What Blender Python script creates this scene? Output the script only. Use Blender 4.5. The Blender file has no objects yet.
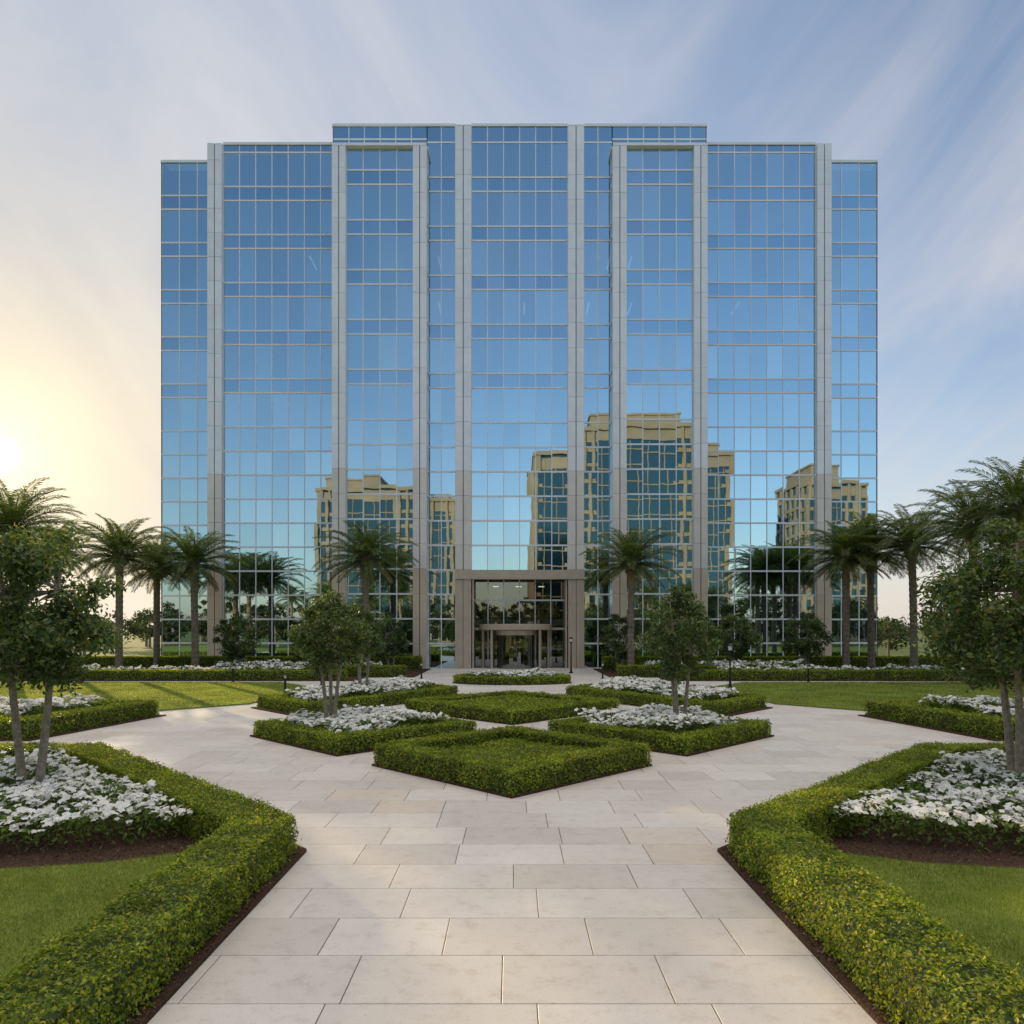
import bpy, math, random
import numpy as np
from mathutils import Vector
from mathutils.geometry import tessellate_polygon
random.seed(7); rng=np.random.default_rng(7)
scene=bpy.context.scene
COL=scene.collection

# ------------------------------------------------------------------ helpers
class MB:
    def __init__(s): s.v=[];s.f=[];s.n=0
    def add(s,verts,faces,mat=0):
        verts=np.asarray(verts,dtype=np.float64).reshape(-1,3)
        if isinstance(faces,np.ndarray): s.f.append((faces+s.n,mat))
        else:
            by={}
            for f in faces: by.setdefault(len(f),[]).append(f)
            for k,l in by.items(): s.f.append((np.array(l)+s.n,mat))
        s.v.append(verts); s.n+=len(verts)
    def box(s,x0,x1,y0,y1,z0,z1,mat=0):
        s.obox((x0,y0,z0),(x1-x0,0,0),(0,y1-y0,0),(0,0,z1-z0),mat)
    def obox(s,o,a,b,c,mat=0):
        o,a,b,c=[np.array(q,float) for q in (o,a,b,c)]
        v=[o,o+a,o+a+b,o+b,o+c,o+a+c,o+a+b+c,o+b+c]
        s.add(v,[(0,3,2,1),(4,5,6,7),(0,1,5,4),(1,2,6,5),(2,3,7,6),(3,0,4,7)],mat)
    def prism(s,poly,z0,z1,mat=0):
        n=len(poly)
        ar=sum(poly[i][0]*poly[(i+1)%n][1]-poly[(i+1)%n][0]*poly[i][1] for i in range(n))
        if ar<0: poly=poly[::-1]
        v=[(p[0],p[1],z0) for p in poly]+[(p[0],p[1],z1) for p in poly]
        f=[(i,(i+1)%n,n+(i+1)%n,n+i) for i in range(n)]+[tuple(range(n,2*n))]
        s.add(v,f,mat)
    def tube(s,pts,rad,n=8,mat=0,cap=True):
        pts=np.array(pts,float); m=len(pts); vs=[]
        up=np.array([0,0,1.0])
        for i in range(m):
            d=pts[min(i+1,m-1)]-pts[max(i-1,0)]; d/=np.linalg.norm(d)+1e-9
            r=np.array([1.0,0,0]) if abs(d[2])>0.9 else up
            a=np.cross(d,r); a/=np.linalg.norm(a); b=np.cross(d,a)
            if i and np.dot(a,pa)<0 and abs(np.dot(a,pa))>0.5: a=-a;b=-b
            pa=a
            for k in range(n):
                t=2*math.pi*k/n
                vs.append(pts[i]+rad[i]*(math.cos(t)*a+math.sin(t)*b))
        f=[]
        for i in range(m-1):
            for k in range(n):
                f.append((i*n+k,i*n+(k+1)%n,(i+1)*n+(k+1)%n,(i+1)*n+k))
        if cap: f.append(tuple(range((m-1)*n,m*n))); f.append(tuple(range(n-1,-1,-1)))
        s.add(vs,f,mat)
    def lathe(s,c,prof,n=20,mat=0,a0=0,a1=2*math.pi,sx=1,sy=1):
        full=abs(a1-a0-2*math.pi)<1e-6; m=n if full else n+1
        vs=[(c[0]+sx*r*math.cos(a0+(a1-a0)*k/n),c[1]+sy*r*math.sin(a0+(a1-a0)*k/n),c[2]+z) for r,z in prof for k in range(m)]
        f=[]
        for i in range(len(prof)-1):
            for k in range(n):
                f.append((i*m+k,i*m+(k+1)%m,(i+1)*m+(k+1)%m,(i+1)*m+k))
        s.add(vs,f,mat)
    def mesh(s,name,mats,smooth=False):
        me=bpy.data.meshes.new(name)
        V=np.concatenate(s.v); me.vertices.add(len(V)); me.vertices.foreach_set('co',V.ravel().astype(np.float32))
        loops=np.concatenate([f.ravel() for f,_ in s.f]); sz=np.concatenate([np.full(len(f),f.shape[1]) for f,_ in s.f])
        mi=np.concatenate([np.full(len(f),m) for f,m in s.f])
        st=np.concatenate([[0],np.cumsum(sz)[:-1]])
        me.loops.add(len(loops)); me.loops.foreach_set('vertex_index',loops.astype(np.int32))
        me.polygons.add(len(sz)); me.polygons.foreach_set('loop_start',st.astype(np.int32))
        me.polygons.foreach_set('material_index',mi.astype(np.int32))
        me.update(calc_edges=True); me.validate()
        me.polygons.foreach_set('use_smooth',np.full(len(me.polygons),bool(smooth)))
        if not smooth: me.shade_flat()
        me.update()
        for m in mats: me.materials.append(m)
        return me
    def obj(s,name,mats,parent=None,smooth=False):
        o=bpy.data.objects.new(name,s.mesh(name,mats,smooth)); COL.objects.link(o)
        if parent: o.parent=parent
        return o
def empty(name,loc=(0,0,0)):
    e=bpy.data.objects.new(name,None); e.location=loc; COL.objects.link(e); return e
def sn(p,freq,seed,octv=3):
    r=np.random.default_rng(seed); out=np.zeros(len(p)); amp=1;tot=0
    for o in range(octv):
        for k in range(4):
            d=r.normal(size=3); d/=np.linalg.norm(d); ph=r.uniform(0,6.28)
            out+=amp*np.sin(p@d*freq*6.28*r.uniform(.7,1.3)+ph)/4
        tot+=amp; amp*=.55; freq*=2.1
    return out/tot*1.6
def leaves(mb,c,nrm,size,asp=.55,fold=.12,mat=0):
    N=len(c); nrm=nrm/(np.linalg.norm(nrm,axis=1,keepdims=True)+1e-9)
    r=rng.normal(size=(N,3)); t=np.cross(nrm,r); t/=np.linalg.norm(t,axis=1,keepdims=True)+1e-9
    b=np.cross(nrm,t); L=np.asarray(size).reshape(-1,1)*np.ones((N,1))
    v=np.stack([c-t*L/2,c+b*L*asp/2+nrm*L*fold,c+t*L/2,c-b*L*asp/2+nrm*L*fold],1).reshape(-1,3)
    mb.add(v,np.arange(N*4).reshape(-1,4),mat)
def sample_quad(q,dens):
    a,b,c,d=[np.array(x,float) for x in q]
    A=.5*np.linalg.norm(np.cross(b-a,c-a))+.5*np.linalg.norm(np.cross(c-a,d-a))
    n=int(A*dens)+1; u=rng.random((n,1)); w=rng.random((n,1))
    p=(1-u)*(1-w)*a+u*(1-w)*b+u*w*c+(1-u)*w*d
    nn=np.cross(b-a,d-a); nn/=np.linalg.norm(nn)+1e-9
    return p,np.tile(nn,(n,1))
def sample_poly(poly,dens):
    tris=tessellate_polygon([[Vector((p[0],p[1],0)) for p in poly]]); out=[]
    P=np.array(poly,float)
    for t in tris:
        a,b,c=P[t[0]],P[t[1]],P[t[2]]
        A=abs((b[0]-a[0])*(c[1]-a[1])-(b[1]-a[1])*(c[0]-a[0]))/2
        n=int(A*dens+rng.random()); 
        if n<1: continue
        u=rng.random((n,1)); w=rng.random((n,1)); k=(u+w)>1; u=np.where(k,1-u,u); w=np.where(k,1-w,w)
        out.append(a+u*(b-a)+w*(c-a))
    return np.concatenate(out) if out else np.zeros((0,2))
def mir(poly): return [(-p[0],p[1]) for p in poly]

# ------------------------------------------------------------------ materials
def newmat(name):
    m=bpy.data.materials.new(name); m.use_nodes=True; nt=m.node_tree; nt.nodes.clear()
    out=nt.nodes.new('ShaderNodeOutputMaterial'); return m,nt,out
def N(nt,t,**k):
    n=nt.nodes.new(t)
    for a,b in k.items(): setattr(n,a,b)
    return n
def ramp(nt,src,stops):
    r=N(nt,'ShaderNodeValToRGB'); el=r.color_ramp.elements
    while len(el)<len(stops): el.new(.5)
    for e,(p,c) in zip(el,stops): e.position=p; e.color=(*c,1) if len(c)==3 else c
    nt.links.new(src,r.inputs[0]); return r.outputs[0]
def mixc(nt,a,b,fac,mode='MIX'):
    m=N(nt,'ShaderNodeMix',data_type='RGBA',blend_type=mode)
    for s,i in ((fac,0),(a,6),(b,7)):
        if hasattr(s,'links'): nt.links.new(s,m.inputs[i])
        elif i==0: m.inputs[0].default_value=s
        else: m.inputs[i].default_value=(*s,1)
    return m.outputs[2]
def noise(nt,scale,detail=4,rough=.55,vec=None,dist=0):
    n=N(nt,'ShaderNodeTexNoise'); n.inputs['Scale'].default_value=scale; n.inputs['Detail'].default_value=detail
    n.inputs['Roughness'].default_value=rough; n.inputs['Distortion'].default_value=dist
    if vec is None:
        g=N(nt,'ShaderNodeNewGeometry'); vec=g.outputs['Position']
    nt.links.new(vec,n.inputs['Vector']); return n.outputs['Fac']
def bump(nt,h,strength,dist):
    b=N(nt,'ShaderNodeBump'); b.inputs['Strength'].default_value=strength; b.inputs['Distance'].default_value=dist
    nt.links.new(h,b.inputs['Height']); return b.outputs['Normal']
def principled(nt,out,col,rough=.6,metal=0,spec=.5,normal=None):
    p=N(nt,'ShaderNodeBsdfPrincipled')
    if hasattr(col,'links'): nt.links.new(col,p.inputs['Base Color'])
    else: p.inputs['Base Color'].default_value=(*col,1)
    if hasattr(rough,'links'): nt.links.new(rough,p.inputs['Roughness'])
    else: p.inputs['Roughness'].default_value=rough
    p.inputs['Metallic'].default_value=metal; p.inputs['Specular IOR Level'].default_value=spec
    if normal: nt.links.new(normal,p.inputs['Normal'])
    if out: nt.links.new(p.outputs[0],out.inputs[0])
    return p
def island(nt): return N(nt,'ShaderNodeNewGeometry').outputs['Random Per Island']
def foliage(name,stops,transl=.3,clump=1.2,rough=.5,tcol=None,spec=.35):
    m,nt,out=newmat(name)
    c=ramp(nt,island(nt),stops)
    cl=ramp(nt,noise(nt,clump,3),[(.3,(.62,.62,.62)),(.7,(1.25,1.25,1.25))])
    c=mixc(nt,c,cl,1,'MULTIPLY')
    p=principled(nt,None,c,rough,0,spec)
    if transl<=0:
        nt.links.new(p.outputs[0],out.inputs[0]); return m
    t=N(nt,'ShaderNodeBsdfTranslucent'); tc=mixc(nt,c,tcol or (1.5,1.6,.5),1,'MULTIPLY'); nt.links.new(tc,t.inputs[0])
    mx=N(nt,'ShaderNodeMixShader'); mx.inputs[0].default_value=transl
    nt.links.new(p.outputs[0],mx.inputs[1]); nt.links.new(t.outputs[0],mx.inputs[2]); nt.links.new(mx.outputs[0],out.inputs[0])
    return m
M_hedge=foliage('hedge_leaf',[(0,(.08,.13,.015)),(.4,(.17,.24,.025)),(.78,(.33,.36,.04)),(1,(.52,.46,.07))],.42,1.8)
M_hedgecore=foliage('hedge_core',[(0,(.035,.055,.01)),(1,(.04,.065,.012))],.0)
M_magn=foliage('broad_leaf',[(0,(.04,.07,.02)),(.55,(.09,.145,.035)),(.88,(.18,.23,.055)),(1,(.28,.20,.09))],.36,1.6,.38,None,.5)
M_palm=foliage('palm_leaf',[(0,(.055,.085,.028)),(.7,(.12,.165,.048)),(1,(.22,.22,.08))],.36,.5)
M_dead=foliage('palm_dry',[(0,(.16,.11,.05)),(1,(.25,.18,.09))],.2,1)
M_bg=foliage('distant_leaf',[(0,(.035,.06,.025)),(.7,(.07,.10,.035)),(1,(.12,.13,.05))],.3,.25)
M_blade=foliage('grass_blade',[(0,(.15,.19,.035)),(.6,(.26,.30,.06)),(1,(.42,.39,.13))],.42,.6)
M_fleaf=foliage('flower_leaf',[(0,(.06,.11,.025)),(.7,(.14,.22,.045)),(1,(.26,.32,.07))],.33,1.5)
def mat_simple(name,c1,c2,sc,rough=.7,metal=0,bs=.3,bd=.01,spec=.4,detail=6):
    m,nt,out=newmat(name); nz=noise(nt,sc,detail)
    principled(nt,out,ramp(nt,nz,[(.3,c1),(.7,c2)]),rough,metal,spec,bump(nt,nz,bs,bd) if bs>0 else None); return m
m,nt,out=newmat('white_petal'); M_petal=m
c=ramp(nt,island(nt),[(0,(.86,.84,.78)),(1,(.93,.92,.88))])
p=principled(nt,None,c,.6,0,.2); t=N(nt,'ShaderNodeBsdfTranslucent'); nt.links.new(c,t.inputs[0])
mx=N(nt,'ShaderNodeMixShader'); mx.inputs[0].default_value=.3
nt.links.new(p.outputs[0],mx.inputs[1]); nt.links.new(t.outputs[0],mx.inputs[2]); nt.links.new(mx.outputs[0],out.inputs[0])
M_bark=mat_simple('grey_bark',(.20,.16,.11),(.42,.35,.26),14,.85,0,.8,.02)
M_ptrunk=mat_simple('palm_bark',(.13,.10,.065),(.33,.26,.18),7,.9,0,.9,.04)
M_lawn=mat_simple('lawn_turf',(.12,.165,.03),(.21,.255,.055),3,.9,0,.6,.03,.1,8)
M_ground=mat_simple('field_grass',(.08,.12,.035),(.15,.17,.06),.15,.95,0,.5,.1,.1,10)
M_mulch=mat_simple('bark_mulch',(.03,.018,.012),(.11,.065,.043),28,.95,0,1,.03,.1,8)
M_chip=foliage('mulch_chip',[(0,(.04,.024,.016)),(.7,(.11,.065,.044)),(1,(.22,.15,.10))],0,5,.9,None,.1)
M_joint=mat_simple('paving_joint',(.19,.16,.13),(.27,.23,.19),30,.95)
M_white=mat_simple('ceiling_white',(.5,.5,.48),(.58,.58,.56),1,.8,0,0)
M_dark=mat_simple('dark_interior',(.03,.032,.035),(.05,.05,.052),1,.7,0,0)
M_bronze=mat_simple('champagne_metal',(.46,.38,.29),(.54,.45,.35),1.5,.36,.25,0)
M_black=mat_simple('black_metal',(.02,.02,.02),(.035,.035,.035),9,.4,.5,0)
M_mull=mat_simple('mullion_aluminium',(.72,.74,.76),(.80,.81,.82),.6,.4,.1,0)
M_sign=mat_simple('frosted_lamp',(.6,.58,.5),(.7,.68,.6),5,.4,0,0)
m,nt,out=newmat('stone_slab'); M_slab=m
base=ramp(nt,island(nt),[(0,(.575,.525,.465)),(.35,(.625,.575,.515)),(.7,(.655,.61,.55)),(.94,(.685,.64,.575)),(1,(.63,.54,.44))])
n1=noise(nt,.5,6,.6); n2=noise(nt,4,10,.78); n3=noise(nt,45,4,.7)
c=mixc(nt,base,ramp(nt,n1,[(.3,(.90,.89,.88)),(.65,(1.02,1.02,1.02))]),1,'MULTIPLY')
c=mixc(nt,c,ramp(nt,n2,[(.30,(.78,.74,.70)),(.48,(1,1,1)),(.75,(1.04,1.035,1.03))]),1,'MULTIPLY')
c=mixc(nt,c,ramp(nt,n3,[(.30,(.62,.59,.56)),(.42,(1,1,1))]),1,'MULTIPLY')
principled(nt,out,c,ramp(nt,n2,[(.3,(.58,)*3),(.7,(.36,)*3)]),0,.5,bump(nt,n3,.4,.004))
def panelmat(name,a,b,r=.34):
    m,nt,out=newmat(name)
    c=ramp(nt,island(nt),[(0,a),(1,b)]); c=mixc(nt,c,ramp(nt,noise(nt,1.2,5),[(.3,(.93,.93,.93)),(.7,(1.03,1.03,1.03))]),1,'MULTIPLY')
    principled(nt,out,c,r,.15,.55); return m
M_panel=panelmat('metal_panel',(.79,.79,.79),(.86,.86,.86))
M_panel_refl_mid=panelmat('painted_reflection_panel_mid',(.70,.64,.56),(.76,.70,.62))  # weaker tan: fading warm reflection painted into the pilaster colour
M_panel_refl_low=panelmat('painted_reflection_panel_low',(.58,.47,.36),(.64,.54,.43))  # warm reflection of the surroundings painted as tan on the lowest pilaster panels
def glassmat(name,tint,transp,rough=.012,bs=.035,tcol=(.35,.5,.55)):
    m,nt,out=newmat(name)
    c=mixc(nt,tint,ramp(nt,island(nt),[(0,(.86,.88,.90)),(1,(1.05,1.04,1.03))]),1,'MULTIPLY')
    p=principled(nt,None,c,rough,1,.5,bump(nt,noise(nt,.55,2,.4),bs,.05))
    if transp<=0: nt.links.new(p.outputs[0],out.inputs[0]); return m
    t=N(nt,'ShaderNodeBsdfTransparent'); t.inputs[0].default_value=(*tcol,1)
    mx=N(nt,'ShaderNodeMixShader'); mx.inputs[0].default_value=transp
    nt.links.new(p.outputs[0],mx.inputs[1]); nt.links.new(t.outputs[0],mx.inputs[2]); nt.links.new(mx.outputs[0],out.inputs[0]); return m
M_glass=glassmat('blue_curtain_glass',(.52,.68,.74),.10)
M_spand=glassmat('spandrel_glass',(.39,.54,.62),0)
M_lobby=glassmat('lobby_glass',(.32,.33,.31),.4,.01,.01,(.6,.65,.63))
M_tglass=glassmat('tower_glass',(.10,.20,.23),0,.06,.02)
M_tstone=mat_simple('tower_stone',(.28,.235,.185),(.35,.295,.235),.3,.8,0,0)
m,nt,out=newmat('ceiling_light'); M_emit=m
e=N(nt,'ShaderNodeEmission'); e.inputs[0].default_value=(1,.93,.8,1); e.inputs[1].default_value=2.2; nt.links.new(e.outputs[0],out.inputs[0])

# ------------------------------------------------------------------ ground
mb=MB(); mb.add([(-3000,-3000,-.06),(3000,-3000,-.06),(3000,3000,-.06),(-3000,3000,-.06)],[(0,1,2,3)]); mb.obj('ground',[M_ground])
mb=MB(); mb.add([(-36,-14,-.02),(36,-14,-.02),(36,58,-.02),(-36,58,-.02)],[(0,1,2,3)],1)
y=-14; RH=.86; g=.005; ch=.003
V=[];F=[];k=0
while y<57:
    x=-36-random.random()*.8
    while x<36:
        w=random.choice([1.15,1.3,1.4,1.4,1.45,1.7,.95]); z=random.uniform(-.0005,.0005)
        a,b,c_,d=x+g,x+w-g,y+g,y+RH-g
        V+=[(a,c_,-.02),(b,c_,-.02),(b,d,-.02),(a,d,-.02),(a,c_,z-ch),(b,c_,z-ch),(b,d,z-ch),(a,d,z-ch),(a+ch,c_+ch,z),(b-ch,c_+ch,z),(b-ch,d-ch,z),(a+ch,d-ch,z)]
        for L in (0,4):
            for i in range(4): F.append((k+L+i,k+L+(i+1)%4,k+L+4+(i+1)%4,k+L+4+i))
        F.append((k+8,k+9,k+10,k+11)); k+=12; x+=w
    y+=RH
mb.add(V,np.array(F),0); mb.obj('stone_pavement',[M_slab,M_joint])

# ------------------------------------------------------------------ hedges, beds
def hedge(path,w=.8,h=.6,closed=False,dens=2300,ls=.04,name='box_hedge',z0=.03,fill=None):
    P=np.array(path,float); n=len(P); L=[];R=[]
    if closed:
        ar=sum(P[i][0]*P[(i+1)%n][1]-P[(i+1)%n][0]*P[i][1] for i in range(n))
        if ar<0: P=P[::-1]
    for i in range(n):
        if closed or 0<i<n-1:
            d1=P[i]-P[i-1]; d2=P[(i+1)%n]-P[i]
        elif i==0: d1=d2=P[1]-P[0]
        else: d1=d2=P[-1]-P[-2]
        d1=d1/np.linalg.norm(d1); d2=d2/np.linalg.norm(d2)
        n1=np.array([-d1[1],d1[0]]); n2=np.array([-d2[1],d2[0]]); m_=n1+n2; m_/=np.linalg.norm(m_)
        s=(w/2)/max(.35,np.dot(m_,n1)); L.append(P[i]+m_*s); R.append(P[i]-m_*s)
    mb=MB(); segs=range(n if closed else n-1); ins=.05
    pts=[];nr=[]
    for i in segs:
        j=(i+1)%n
        def q(A,B,za,zb): return [(*A,za),(*B,za),(*B,zb),(*A,zb)]
        quads=[[(*R[i],h),(*R[j],h),(*L[j],h),(*L[i],h)], q(R[i],R[j],z0,h), q(L[j],L[i],z0,h)]
        if not closed and i==0: quads.append(q(L[0],R[0],z0,h))
        if not closed and j==n-1: quads.append(q(R[j],L[j],z0,h))
        for Q in quads:
            p,nn=sample_quad(Q,dens); pts.append(p); nr.append(nn)
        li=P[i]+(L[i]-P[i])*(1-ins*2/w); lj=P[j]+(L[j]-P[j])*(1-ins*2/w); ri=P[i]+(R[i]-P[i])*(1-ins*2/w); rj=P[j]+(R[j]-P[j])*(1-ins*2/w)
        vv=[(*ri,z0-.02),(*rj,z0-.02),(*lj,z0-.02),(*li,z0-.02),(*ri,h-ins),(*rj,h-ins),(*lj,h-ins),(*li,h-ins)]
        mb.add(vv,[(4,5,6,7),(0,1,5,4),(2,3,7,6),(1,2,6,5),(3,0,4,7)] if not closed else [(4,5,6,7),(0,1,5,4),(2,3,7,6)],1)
    p=np.concatenate(pts); nn=np.concatenate(nr)
    off=sn(p,1.1,3)*.04+sn(p,3.3,6)*.022+rng.normal(size=len(p))*.02-.01
    stray=rng.random(len(p))<.05; off[stray]+=rng.random(stray.sum())*.07
    p=p+nn*off[:,None]
    side=np.abs(nn[:,2])<.5; k=np.clip((p[:,2]-(h-.1))/.1,0,1); p[side]-=nn[side]*(k[side]**2*.05)[:,None]
    nd=nn+rng.normal(size=p.shape)*.75+np.array([0,0,.35])
    leaves(mb,p,nd,ls*rng.uniform(.7,1.35,len(p)),.6,.15,0)
    if fill:
        pp=sample_poly(fill[0],fill[2]); 
        z=fill[1]+sn(np.c_[pp,np.zeros(len(pp))],.8,9)*.04+rng.normal(size=len(pp))*.025
        leaves(mb,np.c_[pp,z],rng.normal(size=(len(pp),3))*.6+np.array([0,0,1]),ls*1.1*rng.uniform(.7,1.4,len(pp)),.6,.15,0)
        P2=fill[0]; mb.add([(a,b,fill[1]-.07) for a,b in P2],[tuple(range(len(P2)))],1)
    return mb.obj(name,[M_hedge,M_hedgecore])
def flowers(poly,h=.38,fd=130,ld=500,fs=.075,ls=.075,seed=1,name='white_flower_bed'):
    mb=MB()
    def hf(p):
        q=np.c_[p,np.zeros(len(p))]; return h*(1+sn(q,.45,seed)*.30+sn(q,1.5,seed+2,1)*.12)
    p=sample_poly(poly,ld); hh=hf(p)
    z=.06+(hh-.04)*(1-rng.random(len(p))**2.0)
    leaves(mb,np.c_[p,z],rng.normal(size=(len(p),3))*.7+np.array([0,0,.8]),ls*rng.uniform(.7,1.4,len(p)),.5,.12,0)
    p=sample_poly(poly,fd); dn=sn(np.c_[p,np.zeros(len(p))],1.5,seed+5); keep=dn>-.25+rng.normal(size=len(p))*.3; p=p[keep]
    n=len(p); z=hf(p)+rng.uniform(-.05,.07,n); c=np.c_[p+rng.normal(size=(n,2))*.02,z]
    nn=rng.normal(size=(n,3))*.36+np.array([0,-.15,1]); nn/=np.linalg.norm(nn,axis=1,keepdims=True)
    r=rng.normal(size=(n,3)); t=np.cross(nn,r); t/=np.linalg.norm(t,axis=1,keepdims=True); b=np.cross(nn,t)
    s=(fs*rng.uniform(.75,1.25,n)/2)[:,None]
    for i in range(5):
        a=2*math.pi*i/5; d=t*math.cos(a)+b*math.sin(a); e=-t*math.sin(a)+b*math.cos(a)
        v=np.stack([c,c+d*s*.6+e*s*.45+nn*s*.2,c+d*s*1.05+nn*s*.08,c+d*s*.6-e*s*.45+nn*s*.2],1).reshape(-1,3)
        mb.add(v,np.arange(n*4).reshape(-1,4),1)
    return mb.obj(name,[M_fleaf,M_petal])
def soil(poly,chips=None,name='mulch_bed',z=.04):
    mb=MB(); mb.prism(poly,-.03,z,0)
    if chips:
        p=sample_poly(chips[0],chips[1]); n=len(p)
        leaves(mb,np.c_[p,z+rng.uniform(0,.025,n)],rng.normal(size=(n,3))*.5+np.array([0,0,1]),rng.uniform(.02,.06,n),.35,.05,1)
    return mb.obj(name,[M_mulch,M_chip])
def lawn(poly,blades=None,name='lawn',z=.055):
    mb=MB(); mb.prism(poly,-.03,z,0)
    for (bp,dens,bh,bw) in (blades or []):
        p=sample_poly(bp,dens); n=len(p); a=rng.uniform(0,6.28,n); hh=bh*rng.uniform(.6,1.3,n)*(1+.25*sn(np.c_[p,np.zeros(n)],.7,4))
        lean=rng.normal(size=(n,2))*bh*.45; dx=np.c_[np.cos(a),np.sin(a)]*bw/2
        v=np.stack([np.c_[p-dx,np.full(n,z-.005)],np.c_[p+dx,np.full(n,z-.005)],np.c_[p+lean,z+hh]],1).reshape(-1,3)
        mb.add(v,np.arange(n*3).reshape(-1,3),1)
    return mb.obj(name,[M_lawn,M_blade])
for M in (lambda p:p,mir):
    soil(M([(2.78,-6),(2.78,9.75),(8.95,15.95),(17,15.95),(17,-6)]),(M([(2.8,3),(2.8,9.75),(8.95,15.9),(12,15.9),(12,9),(4,9.2),(4,3)]),450))
    hedge(M([(3.26,-4),(3.26,3.0)]),dens=1200,ls=.05)
    hedge(M([(3.26,3.0),(3.26,9.45),(9.1,15.3),(16.5,15.3)]),w=.74,h=.54,dens=2500,ls=.038)
    lawn(M([(3.75,-5),(3.75,9.3),(4.2,9.6),(5.2,9.1),(7,8.75),(11,8.6),(16.6,8.6),(16.6,-5)]),
         [(M([(3.75,3),(3.75,9.3),(4.2,9.6),(5.2,9.1),(7,8.75),(9.5,8.7),(9.5,3)]),4200,.036,.007)])
    flowers(M([(4.45,10.2),(5.5,9.65),(7.2,9.3),(11,9.1),(13.5,9.1),(13.5,14.6),(9.2,14.6)]),h=.46,fd=185,ld=620,fs=.108,seed=2)
    c=(4.15,20.3); r=3.25
    d2=[(c[0],c[1]-r),(c[0]+r,c[1]),(c[0],c[1]+r),(c[0]-r,c[1])]
    ri=r-.85; d2i=[(c[0],c[1]-ri),(c[0]+ri,c[1]),(c[0],c[1]+ri),(c[0]-ri,c[1])]
    soil(M(d2)); rc=r-.5; hedge(M([(c[0],c[1]-rc),(c[0]+rc,c[1]),(c[0],c[1]+rc),(c[0]-rc,c[1])]),w=.55,h=.42,closed=True,dens=1300,ls=.055)
    flowers(M(d2i),h=.55,fd=190,ld=450,fs=.13,ls=.09,seed=5)
    q=np.array([(7.2,24.6),(2.3,32.6),(5.0,36.3),(10.0,27.6)]); cc=q.mean(0)
    soil(M([tuple(p) for p in q])); q1=cc+(q-cc)*.88; q2=cc+(q-cc)*.72
    hedge(M([tuple(p) for p in q1]),w=.55,h=.45,closed=True,dens=800,ls=.07)
    flowers(M([tuple(p) for p in q2]),h=.6,fd=130,ld=260,fs=.16,ls=.12,seed=8)
    s=[(12.1,25.2),(13.0,19.4),(30,19.4),(30,25.2)]
    soil(M(s)); hedge(M([(30,24.7),(12.7,24.7),(13.45,19.9),(30,19.9)]),w=.7,h=.55,dens=800,ls=.065)
    flowers(M([(13.6,24),(14.3,20.8),(24,20.8),(24,24)]),h=.65,fd=115,ld=260,fs=.16,ls=.12,seed=11)
    fl=[(10.6,29),(13.2,26.4),(34,27.5),(34,40.6),(13,40.6),(10.2,37)]
    lawn(M(fl),[(M(fl),260,.06,.03)])
    lawn(M([(36.2,-14),(36.2,60),(90,60),(90,-14)]))
    soil(M([(9.2,42.2),(34,42.2),(34,55.3),(6.2,55.3),(6.2,45.4),(9.2,45.4)]),None,'planting_bed')
    hedge(M([(9.9,42.8),(33.5,42.8)]),w=.8,h=.6,dens=500,ls=.09)
    hedge(M([(6.8,46.2),(13,46.2)]),w=.8,h=.7,dens=500,ls=.09)
    hedge(M([(6.8,53.8),(33,53.8)]),w=1.0,h=1.0,dens=350,ls=.11)
    flowers(M([(13,44.6),(27,44.6),(27,45.8),(13,45.8)]),h=.6,fd=60,ld=180,fs=.18,ls=.14,seed=14)
    flowers(M([(9,48),(20,48),(20,50.5),(9,50.5)]),h=.7,fd=45,ld=180,fs=.18,ls=.14,seed=15)
def diamond(c,r): return [(c[0],c[1]-r),(c[0]+r,c[1]),(c[0],c[1]+r),(c[0]-r,c[1])]
soil(diamond((0,15.9),3.1)); hedge(diamond((0,15.9),2.66),w=.55,h=.48,closed=True,dens=1700,ls=.047,fill=(diamond((0,15.9),2.3),.27,900))
soil(diamond((0,26.7),4.0)); hedge(diamond((0,26.7),3.55),w=.6,h=.42,closed=True,dens=800,ls=.07,fill=(diamond((0,26.7),3.2),.3,420))
ov=[(3.4*math.cos(t),41+1.9*math.sin(t)) for t in np.linspace(0,2*math.pi,24,endpoint=False)]
soil(ov); hedge([(x*.9,41+(y_-41)*.85) for x,y_ in ov],w=.5,h=.42,closed=True,dens=500,ls=.09)
flowers([(x*.75,41+(y_-41)*.65) for x,y_ in ov],h=.55,fd=80,ld=200,fs=.17,ls=.13,seed=21)

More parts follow.
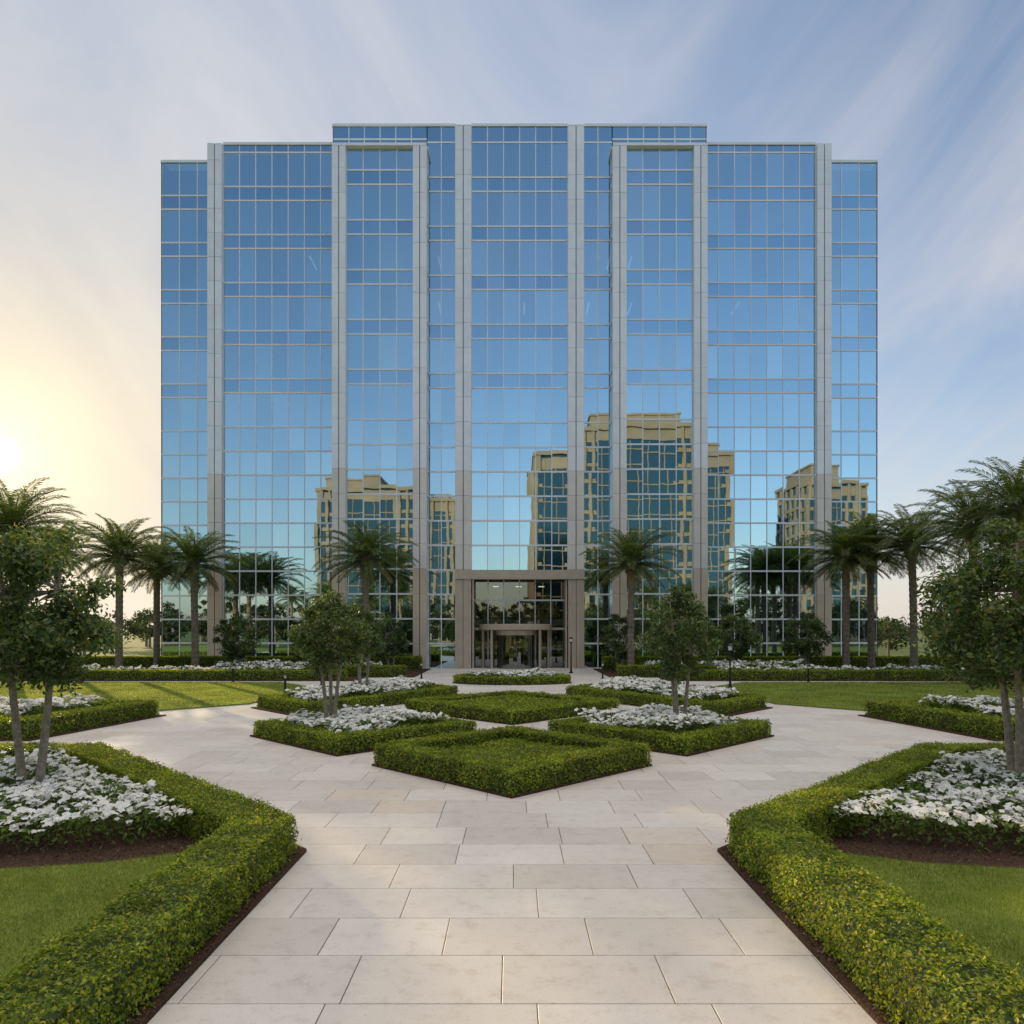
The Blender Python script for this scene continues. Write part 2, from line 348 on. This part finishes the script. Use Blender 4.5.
# ------------------------------------------------------------------ trees
def broad(mb,H,zb,R,nl,ls,stems=3,seed=0,loc=(0,0,0),trunk=.06,clumps=70,sides=7):
    r=np.random.default_rng(seed); loc=np.array(loc,float)
    cz=(H+zb)/2; hz=(H-zb)/2
    u=r.normal(size=(clumps,3)); u/=np.linalg.norm(u,axis=1,keepdims=True)
    rad=r.uniform(.35,1,clumps)**.6; lump=1+.22*sn(u,.45,seed+3)
    C=u*rad[:,None]*lump[:,None]*np.array([R,R,hz])*.86; tp=1-.25*np.clip(C[:,2]/hz,0,1); C[:,:2]*=tp[:,None]; C[:,2]+=cz
    tops=[]
    for s in range(stems):
        a=6.28*s/max(1,stems)+r.uniform(-.4,.4); b0=np.array([.09*math.cos(a),.09*math.sin(a),0])*(stems>1)*trunk/.06
        b1=np.array([.28*R*math.cos(a)*(stems>1),.28*R*math.sin(a)*(stems>1),cz-.1*hz]); b2=b1*np.array([1.3,1.3,1])+np.array([r.uniform(-.1,.1),r.uniform(-.1,.1),hz*.75])
        pts=[b0,b0*.6+b1*.4+r.normal(size=3)*np.array([.03,.03,0]),b1,b2]
        mb.tube(np.array(pts)+loc,[trunk*1.15,trunk*.9,trunk*.65,trunk*.2],sides,1); tops.append(pts)
    for c in C[::2]:
        t=tops[r.integers(len(tops))]; st=t[1]*.35+t[2]*.65 if c[2]<cz else t[2]*.6+t[3]*.4
        mid=(st+c)/2+np.array([0,0,-.05*R]); mb.tube(np.array([st,mid,c])+loc,[trunk*.35,trunk*.22,trunk*.08],5,1,False)
    idx=r.integers(clumps,size=nl); cr=r.uniform(.14,.32,clumps)*R
    d=r.normal(size=(nl,3)); d/=np.linalg.norm(d,axis=1,keepdims=True)
    P=C[idx]+d*(cr[idx]*r.random(nl)**.45)[:,None]*np.array([1,1,.75])
    nd=d*.8+r.normal(size=(nl,3))*.6+np.array([0,0,.5])
    leaves(mb,P+loc,nd,ls*r.uniform(.7,1.35,nl),.48,.1,0)
def tree(loc,H,zb,R,nl,ls,name='magnolia_tree',seed=0,**k):
    mb=MB(); broad(mb,H,zb,R,nl,ls,seed=seed,**k); o=mb.obj(name,[M_magn,M_bark]); o.location=loc; return o
tree((-8.35,12.5,0),5.0,1.75,1.55,15500,.105,seed=1,trunk=.07,clumps=95,stems=2)
tree((8.75,12.4,0),5.0,1.75,1.8,17500,.105,seed=2,trunk=.07,clumps=100,stems=3)
tree((-5.15,20.4,0),4.2,1.45,1.25,10500,.10,seed=3,clumps=85)
tree((4.75,20.4,0),4.3,1.4,1.18,10500,.10,seed=4,clumps=80)
tree((-6.2,30,0),4.3,1.4,1.2,5000,.14,seed=5)
tree((6.9,30.5,0),4.0,1.4,1.1,5000,.14,seed=6)
tree((-17.2,22.5,0),5.6,1.8,1.7,7000,.14,seed=7)
tree((16.3,22.2,0),5.8,1.8,1.7,7000,.14,seed=8)
tree((11.9,14.3,0),5.9,1.8,1.7,7000,.12,seed=10)
for i,(x,y_,h,r_) in enumerate([(-19.2,50.5,4.6,1.8),(-8.6,51,4.2,1.5),(7.6,51,4.4,1.6),(15.8,51.2,4.7,1.7),(20.6,50.6,4.8,1.8),(-14.5,52,3.2,1.4)]):
    tree((x,y_,0),h,.5,r_,4500,.2,'ornamental_tree',20+i,trunk=.08,clumps=50)

def palm_mesh(H,seed,R=3.3):
    r=np.random.default_rng(seed); mb=MB()
    lean=r.uniform(-.25,.25,2); pts=[];rad=[]
    m_=46
    for i in range(m_):
        t=i/(m_-1); pts.append((lean[0]*t*t,lean[1]*t*t,H*t-.05)); b=.23+.10*math.exp(-t*14)+.10*max(0,(t-.86)/.14)
        rad.append(b*(1.05 if i%2 else .95))
    mb.tube(pts,rad,12,1)
    top=np.array([lean[0],lean[1],H-.1])
    nf=62
    for k in range(nf):
        s=k/nf; az=k*2.39996+r.uniform(-.2,.2); el=math.radians(82-110*s**.85+r.uniform(-8,8)); L=R*(.72+.35*math.sin(math.pi*min(1,s*.8+.15)))*r.uniform(.9,1.08)
        dry=s>.95; ns=11; p=top+np.array([.2*math.cos(az),.2*math.sin(az),-.35*s]); P=[p.copy()]; D=[]
        e=el
        for j in range(ns):
            d=np.array([math.cos(e)*math.cos(az),math.cos(e)*math.sin(az),math.sin(e)]); D.append(d); p=p+d*L/ns; P.append(p.copy())
            e-=math.radians(2.2+6.2*j/ns+r.uniform(0,1)) * (1.1 if el>0 else .6)
        P=np.array(P); mb.tube(P[::2] if len(P)%2 else P,np.linspace(.035,.008,len(P[::2] if len(P)%2 else P)),4,2 if dry else 0,False)
        nlf=40; vv=[]
        side=np.array([-math.sin(az),math.cos(az),0])
        for q in range(nlf):
            t=.1+.9*q/(nlf-1); f=t*(ns-1e-6); j=min(ns-1,int(f)); b=P[j]+(P[j+1]-P[j])*(f-j); d=D[j]; upv=np.cross(side,d); 
            if upv[2]<0: upv=-upv
            ll=L*.2*(math.sin(math.pi*(t*.82+.12))**.7+.12)*r.uniform(.85,1.1)
            for sg in (-1,1):
                dr=side*sg*.8+d*(.45+.5*t)+upv*r.uniform(.1,.35); dr/=np.linalg.norm(dr)
                w=d*.034; tip=b+dr*ll+np.array([0,0,-.22*ll*r.uniform(.6,1.6)]); mid=b+dr*ll*.5+upv*.02
                vv+=[b,mid+w,tip,mid-w]
        vv=np.array(vv); mb.add(vv,np.arange(len(vv)).reshape(-1,4),2 if dry else 0)
    for k in range(60):
        az=k*2.4; z=H-1.1+k/60*.95; rr=.28+.07*(k/60); a=np.array([math.cos(az),math.sin(az),0]); o=top*np.array([1,1,0])+a*rr+np.array([0,0,z])
        mb.tube([o,o+a*.14+np.array([0,0,.2])],[.055,.03],4,1)
    return mb.mesh('palm',[M_palm,M_ptrunk,M_dead])
pm=[palm_mesh(8.2,1),palm_mesh(8.8,2),palm_mesh(9.4,3,3.5),palm_mesh(7.9,4,3.2)]
palms=[(-10.2,50,0),(8.25,50,3),(-22.0,50,3),(-26.2,48,0),(-26.4,53.5,3),(-27.6,40.0,1),(-36,57,2),(23.2,50,0),(25.2,50.5,1),(26.8,48,1),(26.9,42,2),(26.6,38,2),(31,44,1),
       (-20,-16,2),(-26,-20,1),(-34,-16,2),(24,-18,2),(31,-15,1),(38,-20,2),(-42,-22,1),(45,-18,1)]
for i,(x,y_,k) in enumerate(palms):
    o=bpy.data.objects.new('palm_tree',pm[k]); COL.objects.link(o); o.location=(x,y_,0); o.rotation_euler=(0,0,i*1.3); s=1+.04*math.sin(i*3.1); o.scale=(s,s,s)

mb=MB()
for i in range(64):
    sd=-1 if i%2 else 1; x=sd*random.uniform(40,150); y_=random.uniform(85,150); h=random.uniform(4.5,7.5)
    broad(mb,h,1.0,random.uniform(3.2,5.5),1300,.5,1,100+i,(x,y_,0),.22,34,5)
for i in range(66):
    x=-82+i*2.5+random.uniform(-1,1); y_=random.uniform(-38,-24); h=random.uniform(7,12)
    broad(mb,h,.1,random.uniform(3.2,4.8),1300,.55,1,300+i,(x,y_,0),.22,34,5)
for i in range(30):
    sd=-1 if i%2 else 1; x=sd*random.uniform(38,80); y_=random.uniform(60,84); h=random.uniform(4,6)
    broad(mb,h,.3,random.uniform(2.4,3.4),1300,.35,1,400+i,(x,y_,0),.16,34,5)
mb.obj('distant_trees',[M_bg,M_bark])

# ------------------------------------------------------------------ glass office building
X0=.6; FH=3.87; B=empty('glass_office_building')
def rows(z0,z1):
    zs=[]
    for k in range(12):
        zs+= [k*FH,k*FH+(FH/2 if k<5 else 2.75)]
    zs=[z for z in zs if z0+.25<z<z1-.25]; return [z0]+zs+[z1]
gl=MB(); mu=MB()
def facade(o,u,width,zr,npan,gmat=None,mull=True):
    o=np.array(o,float); u=np.array(u,float); n=np.array([u[1],-u[0]])
    pw=width/npan
    for i in range(npan):
        for j in range(len(zr)-1):
            z0,z1=zr[j],zr[j+1]; kind=0
            if gmat is None:
                if z1-z0<1.3 : kind=1
            else: kind=gmat
            tx,tz=rng.normal(0,.0011,2)*pw; jit=[tx+tz,-tx+tz,-tx-tz,tx-tz]
            vs=[]
            for (a,z),jt in zip(((i*pw,z0),((i+1)*pw,z0),((i+1)*pw,z1),(i*pw,z1)),jit):
                q=o+u*a+n*jt; vs.append((q[0],q[1],z))
            gl.add(vs,[(0,1,2,3)],kind)
    if mull:
        for i in range(npan+1):
            a=o+u*(i*pw-.035)-n*.05; mu.obox((a[0],a[1],zr[0]),(u[0]*.07,u[1]*.07,0),(n[0]*.085,n[1]*.085,0),(0,0,zr[-1]-zr[0]))
        for z in zr[1:-1]:
            a=o-n*.06; mu.obox((a[0],a[1],z-.065),(u[0]*width,u[1]*width,0),(n[0]*.105,n[1]*.105,0),(0,0,.13))
        a=o-n*.1; mu.obox((a[0],a[1],zr[-1]-.05),(u[0]*width,u[1]*width,0),(n[0]*.2,n[1]*.2,0),(0,0,.2))
YC,YB,YW,YO=56.8,55.9,58.0,59.2
TC,TB,TW,TO=42.75,40.4,42.1,41.45
GZ=7.7
facade((X0-3.8,YC),(1,0),7.6,rows(GZ,TC),6)
facade((X0-7.3,YC),(1,0),2.25,rows(0,TC),2); facade((X0+5.05,YC),(1,0),2.25,rows(0,TC),2)
for s in (-1,1):
    xa=X0-14.7 if s<0 else X0+7.3
    facade((xa,YC),(1,0),7.4,[TB+.2,TB+1.3,TC],6)
    xb=X0-14.5 if s<0 else X0+7.2
    facade((xb+1.05,YB),(1,0),5.2,rows(0,TB),4)
    facade((xb,YC),(0,-1),.9,rows(0,TB),1); facade((xb+7.3,YB),(0,1),.9,rows(0,TB),1)
    xw=X0-25.0 if s<0 else X0+14.7
    wx=xw+1.15 if s<0 else xw
    facade((wx,YW),(1,0),9.15,rows(0,TW),7)
    xo=X0-29.4 if s<0 else X0+25.0
    facade((xo,YO),(1,0),4.4,rows(0,TO),3)
facade((X0-14.7,YW),(0,-1),YW-YC,[TB,TC],1); facade((X0+14.7,YC),(0,1),YW-YC,[TB,TC],1)
facade((X0-25,YO),(0,-1),YO-YW,rows(0,TW),1); facade((X0+25,YW),(0,1),YO-YW,rows(0,TW),1)
facade((X0-29.4,80),(0,-1),80-YO,rows(0,TO),16,1); facade((X0+29.4,YO),(0,1),80-YO,rows(0,TO),16,1)
facade((X0+29.4,80),(-1,0),58.8,rows(0,TO),30,1)
facade((X0-3.8,YC+1.3),(1,0),7.6,[0,3.1,5.4,GZ],6,2)
gl.obj('curtain_wall_glass',[M_glass,M_spand,M_lobby],B); mu.obj('mullions',[M_mull],B)
pl=MB()
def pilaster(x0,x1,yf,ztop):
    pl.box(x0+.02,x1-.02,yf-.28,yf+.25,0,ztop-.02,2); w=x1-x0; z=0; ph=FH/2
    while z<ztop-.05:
        zz=min(z+ph,ztop); mt=1 if z<7.5 else (3 if z<15.2 else 0)  # lower panels take the painted warm reflection in steps
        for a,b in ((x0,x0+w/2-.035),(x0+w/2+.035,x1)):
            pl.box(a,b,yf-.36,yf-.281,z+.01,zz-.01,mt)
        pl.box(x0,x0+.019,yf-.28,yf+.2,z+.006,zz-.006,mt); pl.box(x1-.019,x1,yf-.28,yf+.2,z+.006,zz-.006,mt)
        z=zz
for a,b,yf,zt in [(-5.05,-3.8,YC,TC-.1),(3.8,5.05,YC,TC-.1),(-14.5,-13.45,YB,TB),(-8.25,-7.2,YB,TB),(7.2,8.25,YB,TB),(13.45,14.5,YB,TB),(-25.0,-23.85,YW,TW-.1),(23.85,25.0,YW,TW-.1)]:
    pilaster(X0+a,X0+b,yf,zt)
for s in (-1,1):
    xb=X0-14.5 if s<0 else X0+7.2; pl.box(xb,xb+7.3,YB-.37,YC-.12,TB+.003,TB+.2,0)
pl.obj('pilasters',[M_panel,M_panel_refl_low,M_joint,M_panel_refl_mid],B)
rf=MB(); rf.box(X0-29.3,X0+29.3,YO+.3,79.8,TO-1.0,TO-.5,0); rf.box(X0-24.9,X0+24.9,YW+.3,78,TO-.49,TW-.6,0); rf.box(X0-14.6,X0+14.6,YC+.3,76,TW-.59,TC-.5,0)
for s in (-1,1):
    xb=X0-14.5 if s<0 else X0+7.2; rf.box(xb+.05,xb+7.25,YB+.05,YC-.05,TB-.5,TB-.1,0)
rf.obj('roof',[M_joint],B)
it=MB(); it.box(X0-22,X0+22,66,74,0,TO-1.1,1)
for k in range(1,11):
    it.box(X0-29,X0+29,YO+.35,65.98,k*FH-.5,k*FH,0)
    it.box(X0-23.6,X0+23.6,YW+.3,YO+.349,k*FH-.5,k*FH,0)
    if k>1: it.box(X0-14.4,X0+14.4,YC+.3,YW+.299,k*FH-.5,k*FH,0)
for k in (8,9):
    for i in range(26):
        if random.random()<.3:
            x=X0-23+i*1.8; it.box(x,x+.09,60.3,62.6,k*FH-.56,k*FH-.51,2)
it.box(X0-3.8,X0+3.8,YC+.1,YC+1.25,GZ-.1,GZ+.2,1)
it.box(X0-3.8,X0+3.8,YC+1.31,65,-.01,.015,0)
for i in range(3): it.box(X0-2.2+i*1.9,X0-1.7+i*1.9,60,60.4,6.6,6.65,2)
it.box(X0-2,X0+2,63,63.8,.02,1.15,3)
it.obj('interior',[M_white,M_dark,M_emit,M_bronze],B)
en=MB(); en.box(X0-5.07,X0+5.07,YC-.55,YC+.12,6.98,7.7,0)
for k in range(4):
    z0,z1=k*1.74+.008,(k+1)*1.74
    for a,b in ((-5.06,-4.45),(-4.41,-3.8),(3.8,4.41),(4.45,5.06)): en.box(X0+a,X0+b,YC-.45,YC-.37,z0,z1,0)
for x in (-3.72,3.6): en.box(X0+x,X0+x+.12,YC-.3,YC+1.2,0,6.97,0)
en.box(X0-3.6,X0+3.6,YC+1.1,YC+1.28,3.0,3.2,0)
en.lathe((X0-.3,YC+1.2,0),[(.01,3.0),(2.9,3.0),(2.95,3.03),(2.95,3.42),(2.88,3.46),(.01,3.5)],28,0,math.pi,2*math.pi,1,1)
for ang in (190,225,315,350):
    a=math.radians(ang); en.tube([(X0-.3+2.65*math.cos(a),YC+1.2+2.65*math.sin(a),0),(X0-.3+2.65*math.cos(a),YC+1.2+2.65*math.sin(a),3.0)],[.11,.11],12,0)
en.obj('entrance_portal',[M_bronze],B)
rd=MB(); rc=(X0-.3,YC+.2)
for a0 in (20,200):
    rd.lathe((rc[0],rc[1],0),[(1.5,.05),(1.5,2.6)],12,1,math.radians(a0-20+0),math.radians(a0+120))
rd.lathe((rc[0],rc[1],0),[(1.56,2.6),(1.56,2.98),(.01,2.98)],28,0); rd.lathe((rc[0],rc[1],0),[(1.56,2.6),(.01,2.6)],28,0)
for k in range(4):
    a=math.radians(25+90*k); d=(math.cos(a),math.sin(a)); n=(-d[1],d[0])
    for (r0,r1,z0,z1) in ((.05,1.42,.05,.15),(.05,1.42,2.45,2.55),(1.36,1.42,.15,2.45),(.05,.1,.15,2.45)):
        rd.obox((rc[0]+d[0]*r0,rc[1]+d[1]*r0,z0),(d[0]*(r1-r0),d[1]*(r1-r0),0),(n[0]*.05,n[1]*.05,0),(0,0,z1-z0),0)
rd.obj('revolving_door',[M_bronze,M_lobby],B)

# ------------------------------------------------------------------ city buildings across the park (seen reflected)
def tower(x0,x1,y1,h,depth,fh=3.7,bay=2.6,crown=(.12,.88,5),core=0.5):
    """stone side piers with a recessed glass middle bay of width share `core`"""
    E=empty('stone_office_tower'); mb=MB(); y0=y1-depth
    mb.box(x0+.3,x1-.3,y0+.3,y1-.3,0,h-.2,1)
    W=x1-x0; nb=max(4,int(W/bay)); w=W/nb
    g0,g1=nb*(1-core)/2,nb*(1+core)/2
    for i in range(nb+1):
        mid=g0<i<g1; pw=.18 if mid else (1.9 if i%2==0 else .7)
        x=x0+i*w; a=max(x0,x-pw/2); b=min(x1,x+pw/2); mb.box(a,b,y1-.3,y1+(.02 if mid else .35),0,h if not mid else h-3,0)
    nf=int(h/fh)
    for k in range(nf+1):
        t=2.6 if k==nf else .9; zb=min(k*fh,h-t)
        mb.box(x0,x0+g0*w,y1-.299,y1,zb,min(k*fh+t,h),0); mb.box(x0+g1*w,x1,y1-.299,y1,zb,min(k*fh+t,h),0)
        tt=2.6 if k==nf else .25; zb=min(k*fh,h-tt); mb.box(x0+g0*w+.002,x0+g1*w-.002,y1-.298,y1-.05,zb,min(k*fh+tt,h),0)
    nb=max(2,int(depth/3.6)); w=depth/nb
    for sx,xx in ((0,x0),(1,x1)):
        for i in range(nb+1):
            y_=y0+i*w; mb.box(xx-.15 if not sx else xx-.3,xx+.3 if not sx else xx+.15,max(y0,y_-.5),min(y1-.3,y_+.5),0,h,0)
        for k in range(nf+1): mb.box(xx-.1 if not sx else xx-.3,xx+.3 if not sx else xx+.1,y0,y1-.31,min(k*fh,h-1),min(k*fh+1,h),0)
    mb.box(x0-.3,x1+.3,y0-.3,y1+.6,h,h+.9,0)
    if crown[2]>0: mb.box(x0+W*crown[0],x0+W*crown[1],y0+3,y1-2,h+.9,h+crown[2],0); mb.box(x0+W*crown[0]-.3,x0+W*crown[1]+.3,y0+2.7,y1-1.7,h+crown[2],h+crown[2]+.5,0)
    mb.obj('tower_body',[M_tstone,M_tglass],E); return E
tower(16,43,-56,50,26,crown=(.1,.9,4),core=.7); tower(5,15.5,-58,44,22,crown=(.2,.8,0),core=.6); tower(43.6,53,-58,45,22,crown=(.2,.8,3),core=.6)
tower(-52,-24,-76,40,24,crown=(.05,.6,3.5),core=.55); tower(-23.5,-15,-78,37,20,crown=(.2,.8,2),core=.5)
tower(82,101,-86,44,20,crown=(.1,.6,5),core=.3); tower(101.5,118,-90,36,20,crown=(.1,.6,0))

# ------------------------------------------------------------------ street furniture
def bollard(x,y_,h=1.0):
    mb=MB(); mb.lathe((0,0,0),[(.11,0),(.11,.04),(.055,.06),(.055,h*.78)],12,0); mb.lathe((0,0,0),[(.05,h*.78),(.05,h*.93)],12,1); mb.lathe((0,0,0),[(.06,h*.77),(.06,h*.79),(.01,h*.79)],12,0); mb.lathe((0,0,0),[(.10,h*.93),(.10,h*.96),(.02,h),(.001,h)],12,0)
    o=mb.obj('bollard_light',[M_black,M_sign]); o.location=(x,y_,0)
for x,y_ in [(-10.4,33),(-10.2,38.5),(-5.6,44.5),(5.6,44.5),(-16,41.3),(17,41.3)]: bollard(x,y_)
def lamp(x,y_,h=3.4):
    mb=MB(); mb.lathe((0,0,0),[(.16,0),(.16,.06),(.08,.12),(.05,.5),(.04,h-.5)],12,0); mb.lathe((0,0,0),[(.05,h-.5),(.10,h-.45),(.11,h-.42)],12,0); mb.lathe((0,0,0),[(.09,h-.42),(.10,h-.2)],12,1); mb.lathe((0,0,0),[(.15,h-.2),(.15,h-.17),(.08,h-.1),(.001,h-.08)],14,0)
    o=mb.obj('street_lamp',[M_black,M_sign]); o.location=(x,y_,0)
lamp(11.0,36.3,2.4); lamp(4.1,50,2.6)

# ------------------------------------------------------------------ light
AZ=math.radians(-35.7); EL=math.radians(11.3)
sd=Vector((math.sin(AZ)*math.cos(EL),math.cos(AZ)*math.cos(EL),math.sin(EL)))
l=bpy.data.lights.new('sun','SUN'); l.energy=5; l.angle=math.radians(.5); l.color=(1,.76,.45)
lo=bpy.data.objects.new('sun',l); COL.objects.link(lo); lo.rotation_euler=sd.to_track_quat('Z','Y').to_euler()
w=bpy.data.worlds.new('World'); scene.world=w; w.use_nodes=True; nt=w.node_tree; nt.nodes.clear()
out=N(nt,'ShaderNodeOutputWorld'); bg=N(nt,'ShaderNodeBackground'); bg.inputs[1].default_value=.15
sky=N(nt,'ShaderNodeTexSky',sky_type='NISHITA'); sky.sun_disc=False; sky.sun_elevation=EL; sky.sun_rotation=AZ%(2*math.pi); sky.air_density=1.0; sky.dust_density=1.0; sky.ozone_density=2.0
tc=N(nt,'ShaderNodeTexCoord'); sep=N(nt,'ShaderNodeSeparateXYZ'); nt.links.new(tc.outputs['Generated'],sep.inputs[0])
def mth(op,a,b=None):
    n=N(nt,'ShaderNodeMath',operation=op)
    for s,i in ((a,0),(b,1)):
        if s is None: continue
        if hasattr(s,'links'): nt.links.new(s,n.inputs[i])
        else: n.inputs[i].default_value=s
    return n.outputs[0]
zc=mth('MAXIMUM',sep.outputs[2],0.0); den=mth('ADD',zc,.3)
cx=mth('DIVIDE',sep.outputs[0],den); cy=mth('DIVIDE',sep.outputs[1],den)
cmb=N(nt,'ShaderNodeCombineXYZ'); nt.links.new(cx,cmb.inputs[0]); nt.links.new(cy,cmb.inputs[1])
mp=N(nt,'ShaderNodeMapping'); mp.inputs['Rotation'].default_value=(0,0,math.radians(-30)); mp.inputs['Scale'].default_value=(1.3,.62,1); nt.links.new(cmb.outputs[0],mp.inputs[0])
cl=noise(nt,1.5,9,.58,mp.outputs[0],1.3)
clf=ramp(nt,cl,[(.38,(0,0,0)),(.58,(.45,.45,.45)),(.80,(1,1,1))])
dot=N(nt,'ShaderNodeVectorMath',operation='DOT_PRODUCT'); nt.links.new(tc.outputs['Generated'],dot.inputs[0]); dot.inputs[1].default_value=tuple(sd)
prox=mth('POWER',mth('MAXIMUM',mth('MULTIPLY',mth('ADD',dot.outputs['Value'],1),.5),0),6)
wide=ramp(nt,dot.outputs['Value'],[(.40,(0,0,0)),(.95,(1,1,1))])
sk=mixc(nt,sky.outputs[0],(1.55,1.47,1.5),1,'MULTIPLY')
sk=mixc(nt,sk,(3.1,3.5,4.25),wide)
ccol=mixc(nt,(4.6,4.55,4.8),(6.0,5.7,5.3),prox)
hz=mth('POWER',mth('SUBTRACT',1,zc),6)
hcol=mixc(nt,(4.9,4.55,4.35),(6.8,6.0,4.8),prox)
front=ramp(nt,sep.outputs[1],[(.0,(.2,.2,.2)),(.35,(1,1,1))])
c1=mixc(nt,sk,ccol,mth('MULTIPLY',mth('MULTIPLY',clf,.8),front))
c2=mixc(nt,c1,hcol,mth('MULTIPLY',mth('MULTIPLY',hz,.88),front))
gl1=mth('POWER',mth('MAXIMUM',dot.outputs['Value'],0),40)
c3=mixc(nt,c2,(8.6,7.1,4.7),mth('MULTIPLY',gl1,.8))
gl3=mth('POWER',mth('MAXIMUM',dot.outputs['Value'],0),500)
c3=mixc(nt,c3,(10,8.8,6.6),mth('MULTIPLY',gl3,.7))
gl2=mth('POWER',mth('MAXIMUM',dot.outputs['Value'],0),16000)
c3=mixc(nt,c3,(60,52,38),gl2)
# unseen overhead brightening, added to the sky as ambient fill
ov_=ramp(nt,zc,[(.66,(0,0,0)),(.86,(1,1,1))])
c4=mixc(nt,c3,(10.9,10.1,9.3),ov_)
nt.links.new(c4,bg.inputs[0]); nt.links.new(bg.outputs[0],out.inputs[0])

cam=bpy.data.cameras.new('camera'); co=bpy.data.objects.new('camera',cam); COL.objects.link(co)
co.location=(0,0,3); co.rotation_euler=(math.radians(90),0,0); cam.sensor_width=36; cam.lens=25.31; cam.shift_y=(630-512)/1024; cam.clip_end=8000
scene.camera=co
scene.view_settings.view_transform='Standard'
